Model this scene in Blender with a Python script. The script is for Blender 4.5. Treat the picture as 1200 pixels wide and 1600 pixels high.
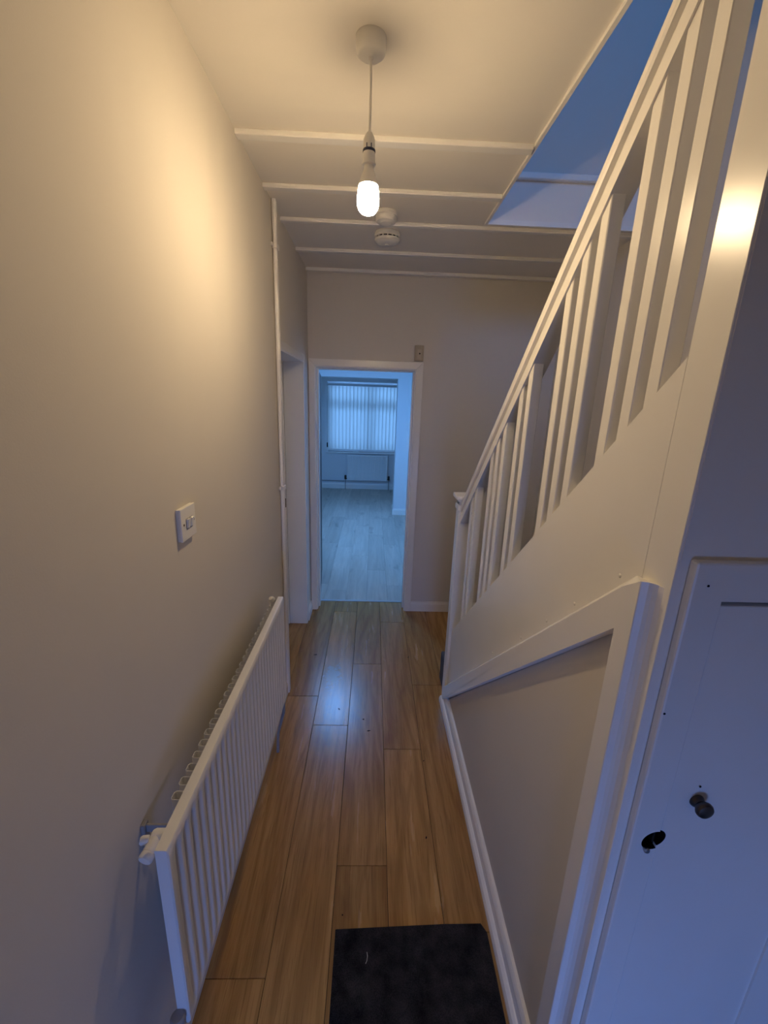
import bpy, bmesh, math, random
from mathutils import Vector, Matrix
random.seed(7)
for o in list(bpy.data.objects):
    bpy.data.objects.remove(o)
SC = bpy.context.scene
COL = SC.collection

# ------------------------------------------------------------------ camera
F_PX = 652.12
cam_d = bpy.data.cameras.new('camera'); cam = bpy.data.objects.new('camera', cam_d); COL.objects.link(cam)
cam_d.sensor_fit = 'HORIZONTAL'; cam_d.sensor_width = 36.0; cam_d.lens = F_PX / 1200.0 * 36.0
cam_d.clip_start = 0.02; cam_d.clip_end = 100
PITCH, YAW, ROLL = math.radians(15.0552), math.radians(1.8363), math.radians(1.9554)
fw = Vector((math.sin(YAW)*math.cos(PITCH), math.cos(YAW)*math.cos(PITCH), -math.sin(PITCH)))
rt = Vector((math.cos(YAW), -math.sin(YAW), 0)); up = rt.cross(fw)
cr, sr = math.cos(ROLL), math.sin(ROLL)
R_, U_ = cr*rt + sr*up, -sr*rt + cr*up
cam.matrix_world = Matrix(((R_.x, U_.x, -fw.x, 0), (R_.y, U_.y, -fw.y, 0), (R_.z, U_.z, -fw.z, 1.78), (0, 0, 0, 1)))
SC.camera = cam

# ------------------------------------------------------------------ sky, daylight, exposure
SC.view_settings.view_transform = 'Standard'; SC.view_settings.look = 'None'
SC.view_settings.gamma = 1.0; SC.view_settings.use_curve_mapping = False
SC.view_settings.exposure = 0.13
W = bpy.data.worlds.new('dusk_sky'); SC.world = W; W.use_nodes = True
W.node_tree.nodes['Background'].inputs[0].default_value = (0.16, 0.42, 1.0, 1)
W.node_tree.nodes['Background'].inputs[1].default_value = 0.6
SC.cycles.max_bounces = 14; SC.cycles.diffuse_bounces = 8; SC.cycles.sample_clamp_indirect = 6.0
SC.cycles.caustics_reflective = False; SC.cycles.caustics_refractive = False

def area(name, loc, target, sx, sy, power, col):
    d = bpy.data.lights.new(name, 'AREA'); d.shape = 'RECTANGLE'; d.size = sx; d.size_y = sy
    d.energy = power; d.color = col
    o = bpy.data.objects.new(name, d); COL.objects.link(o); o.location = loc
    o.rotation_euler = (Vector(target) - Vector(loc)).to_track_quat('-Z', 'Y').to_euler()
    return o
DUSK = (0.14, 0.34, 1.0)
front = area('daylight_front_door', (0.17, -1.72, 0.45), (0.22, 1.0, -0.55), 0.55, 0.75, 12.5, (0.16, 0.34, 1.0))
front.data.spread = math.radians(112)   # beam narrowed to keep the blue off the panel above the cupboard
area('daylight_upstairs_window', (0.5, -1.72, 3.95), (0.9, 2.4, 3.6), 0.8, 0.9, 28.0, (0.12, 0.34, 1.0))
area('daylight_roof_window', (-0.42, 4.95, 2.40), (-0.42, 4.95, 0.0), 0.34, 0.34, 30.0, (0.16, 0.42, 1.0))
area('daylight_side_window', (2.05, 4.9, 1.5), (-0.5, 5.4, 1.3), 1.2, 1.2, 20.0, (0.13, 0.40, 1.0))
area('daylight_rear_window', (-0.2, 8.75, 1.45), (-0.2, 8.0, 1.4), 2.0, 1.4, 90.0, (0.20, 0.46, 1.0))

# ------------------------------------------------------------------ materials
def nodes(name):
    m = bpy.data.materials.new(name); m.use_nodes = True
    nt = m.node_tree; b = nt.nodes['Principled BSDF']
    return m, nt, b
def paint(name, col, rough=0.5, var=0.04, scale=6.0, bump=0.05, bscale=220.0, spec=0.4, big=0.0):
    m, nt, b = nodes(name)
    tc = nt.nodes.new('ShaderNodeTexCoord')
    n = nt.nodes.new('ShaderNodeTexNoise'); n.inputs['Scale'].default_value = scale; n.inputs['Detail'].default_value = 5
    nt.links.new(tc.outputs['Object'], n.inputs['Vector'])
    r = nt.nodes.new('ShaderNodeMix'); r.data_type = 'RGBA'
    r.inputs[6].default_value = tuple(c*(1-var) for c in col) + (1,); r.inputs[7].default_value = tuple(min(1, c*(1+var)) for c in col) + (1,)
    nt.links.new(n.outputs['Fac'], r.inputs[0]); nt.links.new(r.outputs[2], b.inputs['Base Color'])
    b.inputs['Roughness'].default_value = rough; b.inputs['Specular IOR Level'].default_value = spec
    n2 = nt.nodes.new('ShaderNodeTexNoise'); n2.inputs['Scale'].default_value = bscale; n2.inputs['Detail'].default_value = 3
    nt.links.new(tc.outputs['Object'], n2.inputs['Vector'])
    bp = nt.nodes.new('ShaderNodeBump'); bp.inputs['Strength'].default_value = bump; bp.inputs['Distance'].default_value = 0.002
    nt.links.new(n2.outputs['Fac'], bp.inputs['Height'])
    if big:
        n3 = nt.nodes.new('ShaderNodeTexNoise'); n3.inputs['Scale'].default_value = 3.0; n3.inputs['Detail'].default_value = 2
        nt.links.new(tc.outputs['Object'], n3.inputs['Vector'])
        b3 = nt.nodes.new('ShaderNodeBump'); b3.inputs['Strength'].default_value = big; b3.inputs['Distance'].default_value = 0.02
        nt.links.new(n3.outputs['Fac'], b3.inputs['Height']); nt.links.new(bp.outputs[0], b3.inputs['Normal'])
        nt.links.new(b3.outputs[0], b.inputs['Normal'])
    else:
        nt.links.new(bp.outputs[0], b.inputs['Normal'])
    return m
WALL = paint('emulsion_wall', (0.68, 0.64, 0.58), 0.75, 0.03, 2.0, 0.10, 260, 0.2, big=0.10)
CEIL = paint('emulsion_ceiling', (0.80, 0.76, 0.70), 0.8, 0.02, 2.0, 0.06, 200, 0.2)
GLOSS = paint('white_gloss', (0.85, 0.83, 0.79), 0.26, 0.03, 5.0, 0.03, 60, 0.5, big=0.02)
SATIN = paint('white_satin', (0.82, 0.80, 0.77), 0.38, 0.03, 7.0, 0.05, 90, 0.45)
RADI = paint('radiator_enamel', (0.80, 0.79, 0.77), 0.33, 0.01, 5.0, 0.01, 60, 0.5)
PLASTIC = paint('white_plastic', (0.80, 0.78, 0.73), 0.35, 0.01, 9.0, 0.0, 60, 0.5)
AGED = paint('aged_beige_plastic', (0.42, 0.36, 0.27), 0.5, 0.15, 60.0, 0.1, 90, 0.4)
DARK = paint('dark_void', (0.012, 0.011, 0.010), 0.8, 0.1, 20.0, 0.0, 60, 0.2)
GREYM = paint('grey_valve_metal', (0.30, 0.29, 0.29), 0.4, 0.1, 40.0, 0.05, 90, 0.5)
BLUEP = paint('blue_plastic_ring', (0.015, 0.022, 0.06), 0.4, 0.05, 30.0, 0.0, 60, 0.5)
ROOMW = paint('room_wall_paint', (0.74, 0.75, 0.76), 0.75, 0.02, 2.0, 0.06, 200, 0.2)
BROWN = paint('dark_stained_door', (0.045, 0.030, 0.022), 0.45, 0.2, 14.0, 0.1, 90, 0.4)
CARPET = paint('grey_carpet', (0.10, 0.115, 0.14), 0.95, 0.25, 160.0, 0.8, 500, 0.1)
PVC = paint('white_window_frame', (0.75, 0.76, 0.78), 0.35, 0.01, 9.0, 0.0, 60, 0.5)
SPECK = paint('dry_dirt', (0.018, 0.012, 0.008), 0.9, 0.3, 200.0, 0.3, 300, 0.1)
THREAD = paint('pale_thread', (0.45, 0.44, 0.42), 0.8, 0.1, 200.0, 0.1, 300, 0.1)
def metal(name, col, rough):
    m, nt, b = nodes(name)
    b.inputs['Metallic'].default_value = 1.0; b.inputs['Base Color'].default_value = col + (1,)
    n = nt.nodes.new('ShaderNodeTexNoise'); n.inputs['Scale'].default_value = 80
    mr = nt.nodes.new('ShaderNodeMapRange'); mr.inputs[3].default_value = rough*0.8; mr.inputs[4].default_value = rough*1.3
    nt.links.new(n.outputs['Fac'], mr.inputs[0]); nt.links.new(mr.outputs[0], b.inputs['Roughness'])
    return m
BRONZE = metal('dull_bronze', (0.11, 0.095, 0.085), 0.38)
BRASS = metal('tarnished_brass', (0.16, 0.11, 0.06), 0.45)
STEEL = metal('worn_steel', (0.45, 0.45, 0.46), 0.4)

def laminate(name, c_dark, c_mid, c_light, rough, knots, worn=False, grain=1.0):
    m, nt, b = nodes(name); L = nt.links.new; N = nt.nodes.new
    geo = N('ShaderNodeNewGeometry'); info = N('ShaderNodeObjectInfo')
    off = N('ShaderNodeVectorMath'); off.operation = 'MULTIPLY_ADD'
    off.inputs[0].default_value = (1, 1, 1)
    cx = N('ShaderNodeCombineXYZ')
    mul = N('ShaderNodeMath'); mul.operation = 'MULTIPLY'; mul.inputs[1].default_value = 37.0
    L(info.outputs['Random'], mul.inputs[0]); L(mul.outputs[0], cx.inputs[0]); L(mul.outputs[0], cx.inputs[1]); L(mul.outputs[0], cx.inputs[2])
    add = N('ShaderNodeVectorMath'); add.operation = 'ADD'
    L(geo.outputs['Position'], add.inputs[0]); L(cx.outputs[0], add.inputs[1])
    def stretched(sx, sy):
        mp = N('ShaderNodeMapping'); mp.inputs['Scale'].default_value = (sx, sy, 1); L(add.outputs[0], mp.inputs[0]); return mp
    fine = N('ShaderNodeTexNoise'); fine.inputs['Scale'].default_value = 1.0; fine.inputs['Detail'].default_value = 6; fine.inputs['Roughness'].default_value = 0.65
    L(stretched(230, 7).outputs[0], fine.inputs['Vector'])
    ring = N('ShaderNodeTexWave'); ring.wave_type = 'BANDS'; ring.bands_direction = 'X'
    ring.inputs['Scale'].default_value = 1.0; ring.inputs['Distortion'].default_value = 16.0; ring.inputs['Detail'].default_value = 2.5; ring.inputs['Detail Scale'].default_value = 0.8
    L(stretched(4.2, 0.8).outputs[0], ring.inputs['Vector'])
    streak = N('ShaderNodeTexNoise'); streak.inputs['Scale'].default_value = 1.0; streak.inputs['Detail'].default_value = 5; streak.inputs['Distortion'].default_value = 1.2
    L(stretched(24, 2.2).outputs[0], streak.inputs['Vector'])
    rst = N('ShaderNodeMapRange'); rst.inputs[1].default_value = 0.48; rst.inputs[2].default_value = 0.72; rst.inputs[4].default_value = 0.55 * grain
    L(streak.outputs['Fac'], rst.inputs[0])
    broad = N('ShaderNodeTexNoise'); broad.inputs['Scale'].default_value = 1.0; broad.inputs['Detail'].default_value = 4
    L(stretched(16, 1.6).outputs[0], broad.inputs['Vector'])
    m1 = N('ShaderNodeMix'); m1.data_type = 'RGBA'; m1.inputs[6].default_value = c_mid + (1,); m1.inputs[7].default_value = c_light + (1,)
    rb = N('ShaderNodeMapRange'); rb.inputs[1].default_value = 0.35; rb.inputs[2].default_value = 0.7; L(broad.outputs['Fac'], rb.inputs[0]); L(rb.outputs[0], m1.inputs[0])
    m2 = N('ShaderNodeMix'); m2.data_type = 'RGBA'; m2.inputs[7].default_value = c_dark + (1,)
    rr = N('ShaderNodeMapRange'); rr.inputs[1].default_value = 0.62; rr.inputs[2].default_value = 1.0; rr.inputs[4].default_value = 0.40 * grain
    L(ring.outputs['Fac'], rr.inputs[0]); mxm = N('ShaderNodeMath'); mxm.operation = 'MAXIMUM'; L(rr.outputs[0], mxm.inputs[0]); L(rst.outputs[0], mxm.inputs[1]); L(mxm.outputs[0], m2.inputs[0]); L(m1.outputs[2], m2.inputs[6])
    m3 = N('ShaderNodeMix'); m3.data_type = 'RGBA'; m3.inputs[7].default_value = tuple(c*0.6 for c in c_dark) + (1,)
    rf = N('ShaderNodeMapRange'); rf.inputs[1].default_value = 0.52; rf.inputs[2].default_value = 0.75; rf.inputs[4].default_value = 0.60 * grain
    L(fine.outputs['Fac'], rf.inputs[0]); L(rf.outputs[0], m3.inputs[0]); L(m2.outputs[2], m3.inputs[6])
    kn = N('ShaderNodeTexNoise'); kn.inputs['Scale'].default_value = 1.0; kn.inputs['Detail'].default_value = 3
    L(stretched(5.5, 2.0).outputs[0], kn.inputs['Vector'])
    rk = N('ShaderNodeMapRange'); rk.inputs[1].default_value = 0.60; rk.inputs[2].default_value = 0.74; rk.inputs[4].default_value = knots
    L(kn.outputs['Fac'], rk.inputs[0])
    m4 = N('ShaderNodeMix'); m4.data_type = 'RGBA'; m4.inputs[7].default_value = tuple(c*0.45 for c in c_dark) + (1,)
    L(rk.outputs[0], m4.inputs[0]); L(m3.outputs[2], m4.inputs[6])
    hs = N('ShaderNodeHueSaturation'); L(m4.outputs[2], hs.inputs['Color'])
    rv = N('ShaderNodeMapRange'); rv.inputs[3].default_value = 0.86; rv.inputs[4].default_value = 1.14; L(info.outputs['Random'], rv.inputs[0]); L(rv.outputs[0], hs.inputs['Value'])
    outc = hs.outputs[0]
    rgh = N('ShaderNodeMapRange'); rgh.inputs[3].default_value = rough*0.8; rgh.inputs[4].default_value = rough*1.25; L(broad.outputs['Fac'], rgh.inputs[0])
    rout = rgh.outputs[0]
    if worn:   # the spot where the wear layer is scuffed through (a stain that stays with the board)
        d = N('ShaderNodeVectorMath'); d.operation = 'DISTANCE'; d.inputs[1].default_value = (-0.225, 2.40, 0.0)
        sc = N('ShaderNodeVectorMath'); sc.operation = 'MULTIPLY'; sc.inputs[1].default_value = (1.0, 0.45, 0)
        L(geo.outputs['Position'], sc.inputs[0]); L(sc.outputs[0], d.inputs[0]); d.inputs[1].default_value = (-0.225, 2.40*0.45, 0.0)
        wn = N('ShaderNodeTexNoise'); wn.inputs['Scale'].default_value = 34; wn.inputs['Detail'].default_value = 4; L(geo.outputs['Position'], wn.inputs['Vector'])
        s = N('ShaderNodeMath'); s.operation = 'MULTIPLY_ADD'; s.inputs[1].default_value = 0.14; L(wn.outputs['Fac'], s.inputs[0]); L(d.outputs['Value'], s.inputs[2])
        th = N('ShaderNodeMapRange'); th.inputs[1].default_value = 0.125; th.inputs[2].default_value = 0.105; th.inputs[4].default_value = 0.75; L(s.outputs[0], th.inputs[0])
        m5 = N('ShaderNodeMix'); m5.data_type = 'RGBA'; m5.inputs[7].default_value = (0.42, 0.35, 0.27, 1); L(th.outputs[0], m5.inputs[0]); L(outc, m5.inputs[6]); outc = m5.outputs[2]
    L(outc, b.inputs['Base Color']); L(rout, b.inputs['Roughness']); b.inputs['Specular IOR Level'].default_value = 0.5
    bp = N('ShaderNodeBump'); bp.inputs['Strength'].default_value = 0.12; bp.inputs['Distance'].default_value = 0.001
    L(fine.outputs['Fac'], bp.inputs['Height']); L(bp.outputs[0], b.inputs['Normal'])
    return m
OAK = laminate('oak_laminate', (0.21, 0.100, 0.028), (0.40, 0.215, 0.064), (0.52, 0.300, 0.100), 0.25, 0.40, worn=True)
GREYLAM = laminate('grey_laminate', (0.30, 0.26, 0.21), (0.47, 0.42, 0.35), (0.58, 0.52, 0.44), 0.38, 0.75, grain=0.45)

def mat_carpet():
    m, nt, b = nodes('charcoal_mat_pile'); L = nt.links.new; N = nt.nodes.new
    geo = N('ShaderNodeNewGeometry')
    n = N('ShaderNodeTexNoise'); n.inputs['Scale'].default_value = 420; n.inputs['Detail'].default_value = 4; L(geo.outputs['Position'], n.inputs['Vector'])
    n2 = N('ShaderNodeTexNoise'); n2.inputs['Scale'].default_value = 18; n2.inputs['Detail'].default_value = 4; L(geo.outputs['Position'], n2.inputs['Vector'])
    ad = N('ShaderNodeMath'); ad.operation = 'MULTIPLY'; L(n.outputs['Fac'], ad.inputs[0]); L(n2.outputs['Fac'], ad.inputs[1])
    r = N('ShaderNodeMapRange'); r.inputs[1].default_value = 0.12; r.inputs[2].default_value = 0.42; L(ad.outputs[0], r.inputs[0])
    mx = N('ShaderNodeMix'); mx.data_type = 'RGBA'; mx.inputs[6].default_value = (0.010, 0.009, 0.009, 1); mx.inputs[7].default_value = (0.050, 0.047, 0.046, 1)
    L(r.outputs[0], mx.inputs[0]); L(mx.outputs[2], b.inputs['Base Color']); b.inputs['Roughness'].default_value = 1.0; b.inputs['Specular IOR Level'].default_value = 0.05
    bp = N('ShaderNodeBump'); bp.inputs['Strength'].default_value = 0.9; bp.inputs['Distance'].default_value = 0.004; L(n.outputs['Fac'], bp.inputs['Height']); L(bp.outputs[0], b.inputs['Normal'])
    return m
MATPILE = mat_carpet()
def slat_mat():
    m, nt, b = nodes('blind_fabric'); L = nt.links.new; N = nt.nodes.new
    out = nt.nodes['Material Output']
    geo = N('ShaderNodeNewGeometry'); n = N('ShaderNodeTexNoise'); n.inputs['Scale'].default_value = 300; L(geo.outputs['Position'], n.inputs['Vector'])
    mr = N('ShaderNodeMix'); mr.data_type = 'RGBA'; mr.inputs[6].default_value = (0.68, 0.68, 0.66, 1); mr.inputs[7].default_value = (0.78, 0.78, 0.76, 1); L(n.outputs['Fac'], mr.inputs[0])
    t = N('ShaderNodeBsdfTranslucent'); L(mr.outputs[2], t.inputs[0]); L(mr.outputs[2], b.inputs['Base Color']); b.inputs['Roughness'].default_value = 0.8
    ms = N('ShaderNodeMixShader'); ms.inputs[0].default_value = 0.6; L(b.outputs[0], ms.inputs[1]); L(t.outputs[0], ms.inputs[2]); L(ms.outputs[0], out.inputs[0])
    return m
SLAT = slat_mat()
def glass_mat():
    m, nt, b = nodes('window_glass'); L = nt.links.new; N = nt.nodes.new; out = nt.nodes['Material Output']
    t = N('ShaderNodeBsdfTransparent'); t.inputs[0].default_value = (0.93, 0.95, 0.95, 1)
    g = N('ShaderNodeBsdfGlossy'); g.inputs['Roughness'].default_value = 0.02
    fr = N('ShaderNodeFresnel'); ms = N('ShaderNodeMixShader'); L(fr.outputs[0], ms.inputs[0]); L(t.outputs[0], ms.inputs[1]); L(g.outputs[0], ms.inputs[2]); L(ms.outputs[0], out.inputs[0])
    return m
GLASS = glass_mat()
def bulb_mat():
    m, nt, b = nodes('lit_frosted_bulb'); L = nt.links.new; N = nt.nodes.new
    b.inputs['Base Color'].default_value = (0.85, 0.8, 0.7, 1); b.inputs['Roughness'].default_value = 0.3
    tc = N('ShaderNodeTexCoord'); sx = N('ShaderNodeSeparateXYZ'); L(tc.outputs['Object'], sx.inputs[0])
    r = N('ShaderNodeMapRange'); r.inputs[1].default_value = 0.066; r.inputs[2].default_value = 0.020; r.inputs[3].default_value = BULB*0.15; r.inputs[4].default_value = BULB
    L(sx.outputs[2], r.inputs[0]); L(r.outputs[0], b.inputs['Emission Strength']); b.inputs['Emission Color'].default_value = (1.0, 0.735, 0.425, 1)
    return m
BULB = 345.0
LIT = bulb_mat()

# ------------------------------------------------------------------ mesh helpers (world coordinates in, local meshes out)
WLOC = {}
def box(bm, x0, x1, y0, y1, z0, z1, bev=0.0, seg=1):
    vs = [bm.verts.new((x, y, z)) for x in (x0, x1) for y in (y0, y1) for z in (z0, z1)]
    fs = [bm.faces.new([vs[i] for i in q]) for q in ((0, 1, 3, 2), (4, 6, 7, 5), (0, 4, 5, 1), (2, 3, 7, 6), (0, 2, 6, 4), (1, 5, 7, 3))]
    if bev:
        es = list({e for f in fs for e in f.edges})
        bmesh.ops.bevel(bm, geom=es, offset=bev, segments=seg, profile=0.5, affect='EDGES')
    return fs
def prism(bm, pts, axis, a, b, bev=0.0, seg=1):
    """closed outline (2D) pushed along an axis; axis 'x': pts are (y,z); 'y': (x,z); 'z': (x,y)"""
    def P(p, t):
        return (t, p[0], p[1]) if axis == 'x' else (p[0], t, p[1]) if axis == 'y' else (p[0], p[1], t)
    A = [bm.verts.new(P(p, a)) for p in pts]; B = [bm.verts.new(P(p, b)) for p in pts]
    n = len(pts); fs = [bm.faces.new(A), bm.faces.new(B[::-1])]
    for i in range(n):
        fs.append(bm.faces.new((A[i], B[i], B[(i+1) % n], A[(i+1) % n])))
    if bev:
        es = list({e for f in fs for e in f.edges})
        bmesh.ops.bevel(bm, geom=es, offset=bev, segments=seg, profile=0.5, affect='EDGES')
    return fs
def sweep(bm, prof, p0, p1, side, upv):
    """profile (s,u) pushed from p0 to p1"""
    p0, p1, side, upv = Vector(p0), Vector(p1), Vector(side), Vector(upv)
    A = [bm.verts.new(p0 + side*s + upv*u) for s, u in prof]; B = [bm.verts.new(p1 + side*s + upv*u) for s, u in prof]
    n = len(prof); bm.faces.new(A); bm.faces.new(B[::-1])
    for i in range(n):
        bm.faces.new((A[i], B[i], B[(i+1) % n], A[(i+1) % n]))
def lathe(bm, prof, c, axis=(0, 0, 1), n=32):
    """profile (r, h) turned about an axis through c"""
    q = Vector((0, 0, 1)).rotation_difference(Vector(axis)); c = Vector(c); rings = []
    for r, h in prof:
        if r < 1e-6:
            rings.append([bm.verts.new(c + q @ Vector((0, 0, h)))])
        else:
            rings.append([bm.verts.new(c + q @ Vector((r*math.cos(2*math.pi*i/n), r*math.sin(2*math.pi*i/n), h))) for i in range(n)])
    for a, b in zip(rings, rings[1:]):
        for i in range(n):
            j = (i+1) % n
            if len(a) == 1 and len(b) == 1: continue
            if len(a) == 1: bm.faces.new((a[0], b[j], b[i]))
            elif len(b) == 1: bm.faces.new((a[i], a[j], b[0]))
            else: bm.faces.new((a[i], a[j], b[j], b[i]))
    for ring, rev in ((rings[0], True), (rings[-1], False)):
        if len(ring) > 1: bm.faces.new(ring[::-1] if rev else ring)
def tube(bm, pts, r, n=12):
    pts = [Vector(p) for p in pts]; rings = []
    ref = Vector((0.31, 0.95, 0.11))
    for i, p in enumerate(pts):
        t = (pts[min(i+1, len(pts)-1)] - pts[max(i-1, 0)]).normalized()
        a = t.cross(ref).normalized(); b = t.cross(a)
        rings.append([bm.verts.new(p + r*(math.cos(2*math.pi*k/n)*a + math.sin(2*math.pi*k/n)*b)) for k in range(n)])
    for A, B in zip(rings, rings[1:]):
        for k in range(n):
            bm.faces.new((A[k], A[(k+1) % n], B[(k+1) % n], B[k]))
    bm.faces.new(rings[0][::-1]); bm.faces.new(rings[-1])
def obj(name, bm, mat, parent=None, smooth=False, label=None):
    bmesh.ops.recalc_face_normals(bm, faces=bm.faces)
    me = bpy.data.meshes.new(name); bm.to_mesh(me); bm.free()
    me.materials.append(mat)
    if smooth:
        for p in me.polygons: p.use_smooth = True
        me.set_sharp_from_angle(angle=math.radians(38))
    if parent is not None:
        base = WLOC[parent.name]
    else:
        xs = [v.co for v in me.vertices]
        base = Vector(((min(v.x for v in xs)+max(v.x for v in xs))/2, (min(v.y for v in xs)+max(v.y for v in xs))/2, min(v.z for v in xs)))
    me.transform(Matrix.Translation(-base))
    o = bpy.data.objects.new(name, me); COL.objects.link(o)
    if parent is not None:
        o.parent = parent
    else:
        o.location = base
    WLOC[o.name] = base.copy()
    if label: o['label'] = label
    return o
def B(): return bmesh.new()
def boxobj(name, mat, d, parent=None, bev=0.0, seg=1, smooth=False, label=None):
    bm = B(); box(bm, *d, bev=bev, seg=seg); return obj(name, bm, mat, parent, smooth, label)
def thing(name, loc, label, cat, group=None):
    o = bpy.data.objects.new(name, None); COL.objects.link(o); o.location = loc; o.empty_display_size = 0.05
    WLOC[o.name] = Vector(loc)
    o['label'] = label; o['category'] = cat
    if group: o['group'] = group
    return o
def root(name, loc):
    o = bpy.data.objects.new(name, None); COL.objects.link(o); o.location = loc; o.empty_display_size = 0.05
    WLOC[o.name] = Vector(loc); o['kind'] = 'structure'
    return o
def structure(o, label=None, cat=None):
    o['kind'] = 'structure'
    if label: o['label'] = label
    if cat: o['category'] = cat
    return o
def copy_part(o, parent, delta):
    c = o.copy(); COL.objects.link(c); c.parent = parent; c.location = o.location + Vector(delta)
    WLOC[c.name] = WLOC[o.name] + Vector(delta)
    return c
def cut(o, bm, mat=None):
    """subtract a closed mesh (local to o) from o with real geometry"""
    me = bpy.data.meshes.new('cutter'); bm.to_mesh(me); bm.free()
    k = bpy.data.objects.new('cutter', me); COL.objects.link(k); k.matrix_world = Matrix.Translation(WLOC[o.name])
    m = o.modifiers.new('cut', 'BOOLEAN'); m.operation = 'DIFFERENCE'; m.object = k; m.solver = 'EXACT'; m.material_mode = 'TRANSFER'; me.materials.append(mat or o.data.materials[0])
    bpy.context.view_layer.update()
    dg = bpy.context.evaluated_depsgraph_get()
    new = bpy.data.meshes.new_from_object(o.evaluated_get(dg))
    o.modifiers.clear(); o.data = new; bpy.data.objects.remove(k)

# ------------------------------------------------------------------ main dimensions
XL, XR, ZC, YE = -0.4987, 1.36, 2.654, 3.3096      # left wall, stair side wall, ceiling, end wall
XS = 0.488                                          # face of the stair string
YF = -1.80                                          # wall with the front door, behind the viewer
YC = 0.6077                                         # face of the cupboard under the stairs
ZU = 4.9
LD0, LD1 = 2.33, 3.06                               # doorway in the left wall
ED0, ED1, EDZ, YT = -0.44, 0.305, 2.0, 3.46         # doorway in the end wall; threshold

# ------------------------------------------------------------------ hall shell
bm = B()
box(bm, XL-0.20, XL, YF-0.1, LD0-0.03, 0, 2.9); box(bm, XL-0.20, XL, LD1+0.03, YE, 0, 2.9); box(bm, XL-0.20, XL, LD0-0.03, LD1+0.03, 2.04, 2.9)
structure(obj('wall_left', bm, WALL))
bm = B()
box(bm, XL-0.20, ED0-0.03, YE, YE+0.135, 0, 2.9); box(bm, ED1+0.03, 2.35, YE, YE+0.135, 0, 2.9); box(bm, ED0-0.03, ED1+0.03, YE, YE+0.135, EDZ+0.03, 2.9)
structure(obj('wall_end', bm, WALL))
structure(boxobj('wall_right', WALL, (XR, XR+0.12, YF-0.1, YE, 0, ZU+0.1)))
structure(boxobj('wall_front', WALL, (XL-0.2, XR+0.12, YF-0.1, YF, 0, ZU+0.1)))
# the ceiling stops at the stair opening
bm = B()
prism(bm, [(XL, YF), (XR, YF), (XR, 0.50), (0.42, 0.50), (0.42, 1.02), (0.54, 1.02), (0.54, 2.39), (XR, 2.39), (XR, YE), (XL, YE)], 'z', ZC, 2.845)
structure(obj('ceiling', bm, CEIL))
# beads round the stair opening
bm = B(); box(bm, 0.534, 0.546, 1.02, 2.392, ZC-0.010, 2.85); structure(obj('trim_1', bm, GLOSS))
bm = B(); box(bm, 0.546, XR, 2.378, 2.392, ZC-0.010, ZC+0.012); structure(obj('trim_2', bm, GLOSS))
bm = B(); box(bm, 0.546, XR, 2.366, 2.39, 2.842, 2.872, 0.004); structure(obj('trim_3', bm, GLOSS))
# upper storey round the opening
structure(boxobj('wall_upper_end', WALL, (XL-0.2, XR, 2.405, 2.5, 2.872, ZU)))
structure(boxobj('wall_upper_left', WALL, (XL-0.2, XL, YF, 2.405, 2.9, ZU)))
structure(boxobj('ceiling_upper', CEIL, (XL-0.2, XR+0.12, YF-0.1, 2.5, ZU, ZU+0.1)))
# plaster strips across the ceiling
for k, (y, x1, w, h) in enumerate([(1.729, 0.534, 0.040, 0.017), (2.098, 0.534, 0.036, 0.017), (2.440, XR, 0.034, 0.018), (2.875, XR, 0.034, 0.018), (3.268, XR, 0.0416, 0.020)]):
    bm = B(); box(bm, XL, x1, y-0.012, y+w-0.012, ZC-h, ZC+0.001, 0.003, 2)
    structure(obj('trim_%d' % (4+k), bm, GLOSS))
# baseboards
def skirt_profile(t, h): return [(0, 0), (t, 0), (t, h-0.022), (t*0.62, h-0.010), (t*0.55, h), (0, h)]
bm = B(); sweep(bm, skirt_profile(0.014, 0.088), (ED1+0.06, YE, 0), (XR, YE, 0), (0, -1, 0), (0, 0, 1)); structure(obj('baseboard_end', bm, GLOSS))
bm = B(); sweep(bm, skirt_profile(0.014, 0.088), (XL, YF, 0), (XL, LD0-0.05, 0), (1, 0, 0), (0, 0, 1))
sweep(bm, skirt_profile(0.014, 0.088), (XL, LD1+0.047, 0), (XL, YE-0.016, 0), (1, 0, 0), (0, 0, 1)); structure(obj('baseboard_left', bm, GLOSS))

# ------------------------------------------------------------------ hall floor, board by board
bm = B(); box(bm, XL-0.15, XR, YF, YT-0.002, -0.06, -0.006); fl = structure(obj('floor', bm, DARK))
P0, PW = -0.2966, 0.1973
cols = [(P0-PW, 2.201), (P0, 1.964), (P0+PW, 1.230), (P0+2*PW, 1.800), (P0+3*PW, 1.015), (P0+4*PW, 2.25), (P0+5*PW, 1.6), (P0+6*PW, 2.0), (P0+7*PW, 1.4)]
for k, (x, j) in enumerate(cols):
    x0, x1 = x+0.0009, x+PW-0.0009
    if k == 0: x0 = XL-0.0
    ys = sorted({round(j + n*1.302, 4) for n in range(-4, 4)})
    ys = [YF] + [y for y in ys if YF+0.05 < y < YT-0.05] + [YT-0.003]
    for a, b in zip(ys, ys[1:]):
        if k >= 5 and b < 2.2: continue
        bm = B(); box(bm, x0, min(x1, XR), a+0.0009, b-0.0009, -0.006, 0.0 + random.uniform(-0.0002, 0.0002), 0.0011)
        obj('plank', bm, OAK, fl)
bm = B(); box(bm, XL-0.14, XL-0.0006, LD0, LD1-0.0006, -0.006, 0.0, 0.0009); obj('plank', bm, OAK, fl)
bm = B(); box(bm, ED0-0.02, ED1+0.02, YT-0.003, YT+0.022, -0.004, 0.004, 0.002); structure(obj('trim_9', bm, STEEL))

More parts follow.
